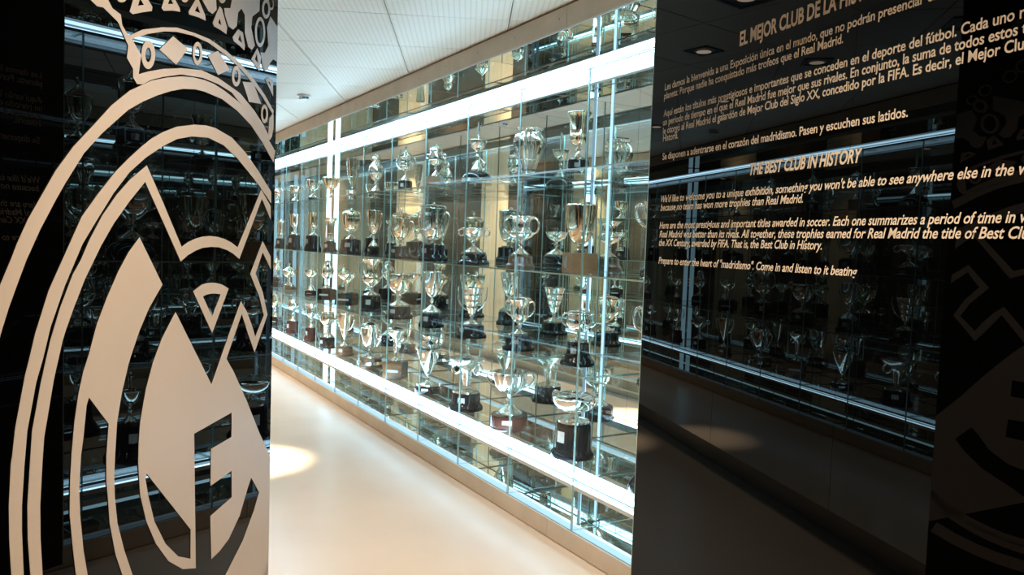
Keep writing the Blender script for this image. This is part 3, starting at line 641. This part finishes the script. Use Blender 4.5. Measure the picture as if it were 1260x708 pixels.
    if hd:
        rA = rr_(.88); rC = rr_(.30); zA = z0+bh*.88; zC_ = z0+bh*.30
        for s in (-1, 1):
            bm = bmesh.new()
            if hd == 'scroll':
                P = bez([(s*rA*.97, zA), (s*(rA+Rb*.35), zA+bh*.18), (s*(rA+Rb*.62), zA-bh*.10), (s*(rC+Rb*.55), zC_+bh*.05), (s*rC*.95, zC_)])
            elif hd == 'ear':
                P = bez([(s*rA*.97, zA-bh*.15), (s*(rA+Rb*.40), zA-bh*.05), (s*(rA+Rb*.35), zA+bh*.34), (s*(rA*.75), zA+bh*.28), (s*rA*.95, zA+bh*.02)])
            elif hd == 'loop':
                c = (s*Rb*.84, zA+bh*.10); rr = Rb*.13
                P = [Vector((c[0]+rr*cos(-0.5+a*(pi+1)/10), 0, c[1]+rr*1.5*sin(-0.5+a*(pi+1)/10))) for a in range(11)]
            elif hd == 'ring':
                c = (s*(rr_(.6)+Rb*.22), z0+bh*.6); rr = Rb*.24
                P = [Vector((c[0]+rr*cos(a*pi/7), 0, c[1]+rr*1.2*sin(a*pi/7))) for a in range(15)]
            elif hd == 'wing':
                P = bez([(s*rC*.9, z0+bh*.12), (s*(rC+Rb*.75), zC_), (s*(rA+Rb*.45), zA-bh*.1), (s*(rA+Rb*.38), zA+bh*.14)])
            elif hd == 'straight':
                P = bez([(s*rA*.98, zA), (s*(rA+Rb*.50), zA-bh*.05), (s*(rA+Rb*.20), zA-bh*.35), (s*rC*.98, z0+bh*.12)])
            r_ = max(0.0035, Rb*.055)
            tube(bm, P, r_, 8, [1.0+.5*sin(pi*i/(len(P)-1)) for i in range(len(P))])
            link('handle', bm, M['silver2'], t, True)
    return t

# ---- top shelf (row 3)
T3 = dict(row=3)
trophy(712, 211, 139, 15, 193, 17, 'step', 'black', 'bell', 'bell-shaped silver cup on a black round base, top shelf, nearest the lettered panel', foot=.30, metal='gilt', **T3)
trophy(651, 219, 159, 19, 215, 14, 'disc', 'brown', 'vase', 'fluted silver vase with bulging ribs and a low brown foot, top shelf', foot=0, flute=(18,.07), plaque=False, **T3)
trophy(588, 224, 150, 11, 206, 19, 'dome', 'black', 'dish', 'silver dish with standing figure on a wide black domed base with silver band', foot=.62, topper=.38, band=True, **T3)
trophy(536.5, 232, 177, 9, 216, 11, 'cube', 'oak', 'round', 'silver cup with ringed handles on a light wooden cube, top shelf', foot=.42, hd='ring', lid='dome', **T3)
trophy(499, 237, 178, 9, 222, 10.5, 'step', 'black', 'tulip', 'slim lidded silver cup with spread handles on a black base before the cream column', foot=.42, lid='spire', hd='wing', **T3)
trophy(463, 238, 187, 9.5, 233, 10, 'drum', 'black', 'orb', 'ball-shaped chased silver cup on a thin black base, top shelf', foot=.34, lid='dome', metal='silver2', **T3)
trophy(434, 246, 195, 6, 241, 5.5, 'disc', 'maroon', 'cone', 'very tall narrow silver vase with long side horns, top shelf', foot=.22, hd='wing', metal='gilt', **T3)
trophy(407, 247, 219, 10, 246.9, 8, 'disc', 'black', 'bowl', 'wide silver bowl on a spreading foot without base, beside the bright light column', foot=.46, rf=.75, metal='gilt', **T3)
trophy(385, 249, 222, 8, 243, 7, 'step', 'black', 'goblet', 'small silver goblet with wide handles, black base, left of the light column, top shelf', foot=.40, hd='wing', **T3)
trophy(361, 251, 230, 7, 247, 7, 'step', 'black', 'dish', 'small flared silver cup on a black foot, top shelf, second from the crest panel', foot=.50, hd='wing', **T3)
trophy(344.5, 252, 231, 5, 249, 5, 'step', 'black', 'orb', 'small round silver cup on the top shelf nearest the crest panel', foot=.40, hd='scroll', metal='gilt', **T3)
# ---- second shelf (row 2)
T2 = dict(row=2)
trophy(714, 337, 252, 20, 312, 25, 'slab', 'oak', 'deep', 'big deep plain silver cup on a light wooden block with silver plate', foot=.16, metal='gilt', rf=.42, rot=-0.35, **T2)
trophy(641, 332, 266, 17, 317, 18, 'step', 'brown', 'campana', 'urn-shaped silver cup with wide lip and round belly on a brown stepped base', foot=.38, hd='scroll', **T2)
trophy(583, 326, 281, 15, 313, 20, 'step', 'black', 'dish', 'low wide-mouthed silver cup on a flared openwork stem and black base', foot=.58, hd='ring', metal='silver2', rf=1.0, **T2)
trophy(533, 321, 249, 16, 301, 19, 'step', 'black', 'barrel', 'large lidded two-handled silver cup on a stepped black base, second shelf', foot=.12, lid='flat', hd='straight', rf=.72, **T2)
trophy(493, 317, 256, 13, 303, 15, 'step', 'black', 'goblet', 'lidded silver cup with long curved handles before the cream column, second shelf', foot=.22, lid='crown', hd='straight', metal='gilt', rf=.6, **T2)
trophy(460, 315, 259, 8.5, 304, 8, 'drum', 'black', 'deep', 'tall slender silver goblet with engraved front on a small black drum', foot=.36, metal='gilt', hd='straight', **T2)
trophy(432, 313, 256, 11, 295, 15, 'step', 'black', 'barrel', 'eight-sided lidded silver cup on a broad black base with white tag', foot=.32, lid='dome', flute=(8,.04), metal='gilt', **T2)
trophy(406.5, 311, 268, 8, 298, 9, 'step', 'black', 'cyl', 'straight silver column-shaped cup on a black base beside the light column', foot=0, **T2)
trophy(385.5, 309, 262, 7, 290, 10.5, 'step', 'black', 'tulip', 'tall silver goblet on a tall black base, left of the light column, second shelf', foot=.30, metal='gilt', **T2)
trophy(361, 307, 264, 7, 289, 9, 'step', 'black', 'tulip', 'silver cup with upright rim on a tall rounded black base, second shelf', foot=.34, **T2)
trophy(344, 306, 271, 5.5, 294, 7, 'step', 'black', 'cyl', 'small beaker-like silver cup on a black base, second shelf, nearest the crest panel', foot=.2, **T2)
# ---- third shelf (row 1)
T1 = dict(row=1)
trophy(711.5, 454, 379, 16, 424, 21.5, 'bell', 'black', 'round', 'small lidded silver cup with scroll handles on a tall black bell base', foot=.30, lid='flat', hd='scroll', **T1)
trophy(639, 434, 362, 14, 415, 20, 'step', 'black', 'tulip', 'silver urn with leafy rim and scroll handles on a black stepped base', foot=.32, hd='scroll', lid='flat', metal='gilt', **T1)
trophy(580.5, 418, 354, 14, 402, 19, 'step', 'black', 'beaker', 'ribbed silver beaker cup on a black base, third shelf', foot=.30, hd='wing', rf=.95, **T1)
trophy(531.5, 404, 334, 12, 386, 16, 'step', 'black', 'goblet', 'tall silver goblet with long thin handles on a black base with white tag', foot=.38, hd='straight', rf=1.05, **T1)
trophy(491.5, 393, 337, 16, 377, 17, 'step', 'black', 'bowl', 'wide silver bowl with flat spreading foot on a black grooved base', foot=.36, hd='ear', rf=.90, metal='gilt', **T1)
trophy(457, 385, 319, 12, 365, 13, 'drum', 'black', 'campana', 'large silver chalice with round engraved badge on a ribbed black base', foot=.26, metal='gilt', rf=.9, hd='scroll', **T1)
trophy(427, 378, 336, 12, 363, 13.5, 'cube', 'black', 'tazza', 'gilt-rimmed flat silver dish on a thick stem and square black base', foot=.12, metal='gilt', **T1)
trophy(402.5, 372, 318, 8.5, 358, 11, 'cube', 'black', 'orb', 'egg-shaped lidded silver cup on a square black base beside the light column', foot=.36, lid='flat', **T1)
trophy(382.5, 365, 332, 8, 359, 6.5, 'cube', 'maroon', 'dish', 'shallow gilt dish on a thin stem and maroon block, third shelf', foot=.64, metal='gilt', **T1)
trophy(358, 358, 324, 9, 353, 8, 'disc', 'brown', 'dish', 'wide shallow silver dish with small finial on a low brown foot', foot=.55, lid='spire', metal='gilt', **T1)
trophy(340.5, 357, 314, 6, 345, 7.5, 'step', 'black', 'dish', 'tall spired silver trophy on a black block, third shelf, nearest the crest panel', foot=.4, lid='spire', metal='gilt', **T1)
# ---- bottom shelf (row 0)
T0 = dict(row=0)
trophy(705.5, 570, 480, 27, 526, 27, 'tall', 'black', 'bowl', 'wide covered silver tureen with loop handles on a tall black bell base with plate', foot=.34, lid='dome', hd='loop', **T0)
trophy(627, 537, 457, 21, 519, 25, 'drum', 'maroon', 'bowl', 'ornate open silver bowl with scroll handles on an oval maroon base, bottom shelf', foot=.46, hd='scroll', metal='silver2', flute=(10,.05), rf=.8, **T0)
trophy(574, 510, 440, 22, 488, 21, 'step', 'black', 'tazza', 'wide flat silver tazza dish with chased stem on a banded black base', foot=.20, metal='silver2', rf=.75, hd='ring', **T0)
trophy(527, 487, 405, 14, 478, 16, 'disc', 'black', 'amphora', 'tall silver ewer with large looped handles on a thin black disc', foot=.22, hd='ear', rf=.95, **T0)
trophy(487, 469, 399, 11, 447, 15, 'cube', 'brown', 'tazza', 'small ornate silver cup with wheel handles on a brown wooden cube with plate', foot=.30, metal='silver2', hd='ring', lid='flat', **T0)
trophy(455.5, 454, 393, 12, 441, 16.5, 'hex', 'brown', 'goblet', 'lidded silver vase with tall handles on a faceted base of silver shields', foot=.26, lid='dome', hd='straight', band=True, rf=1.2, **T0)
trophy(424, 441, 385, 9.5, 429, 12, 'step', 'brown', 'cone', 'conical silver cup with shield badge on a round brown base', foot=.26, metal='gilt', hd='scroll', **T0)
trophy(403, 431, 384, 9, 417, 10, 'drum', 'black', 'round', 'round silver cup with curled handles on a black drum, bottom shelf by light column', foot=.46, hd='ring', metal='gilt', rf=.9, **T0)
trophy(383, 421, 374, 7, 404, 9, 'step', 'maroon', 'tulip', 'silver cup with winged handles on a tall maroon stepped base, bottom shelf', foot=.40, hd='wing', metal='silver2', **T0)
trophy(358, 410, 368, 6, 395, 8.5, 'step', 'maroon', 'orb', 'ball-topped silver cup on a maroon base, bottom shelf, second from the crest panel', foot=.50, hd='scroll', **T0)
trophy(339, 403, 362, 7, 392, 7, 'cube', 'black', 'round', 'gilt round cup on a black block, bottom shelf, nearest the crest panel', foot=.40, metal='gilt', **T0)
# ---- first bay, hidden by the lettered panel but mirrored in the crest panel
trophy(0,0,0,0,0,0, 'step', 'black', 'goblet', 'lidded silver cup mirrored top left in the crest panel above its outer ring', foot=.36, lid='spire', row=3, zfix=(-0.5, .10, .44, .075, .085))
trophy(0,0,0,0,0,0, 'dome', 'black', 'bowl', 'two-handled silver bowl on a black domed base, mirrored in the crest panel, second shelf', foot=.36, hd='scroll', row=2, zfix=(-0.5, .09, .36, .10, .11))
trophy(0,0,0,0,0,0, 'step', 'black', 'round', 'round two-handled silver cup mirrored left of the crescent letter, third shelf', foot=.34, hd='scroll', row=1, zfix=(-0.5, .10, .38, .095, .10))
trophy(0,0,0,0,0,0, 'bell', 'black', 'dish', 'small silver figure cup on a tall black bell base, mirrored low in the crest panel', foot=.5, topper=.4, row=0, zfix=(-0.5, .19, .46, .05, .12))
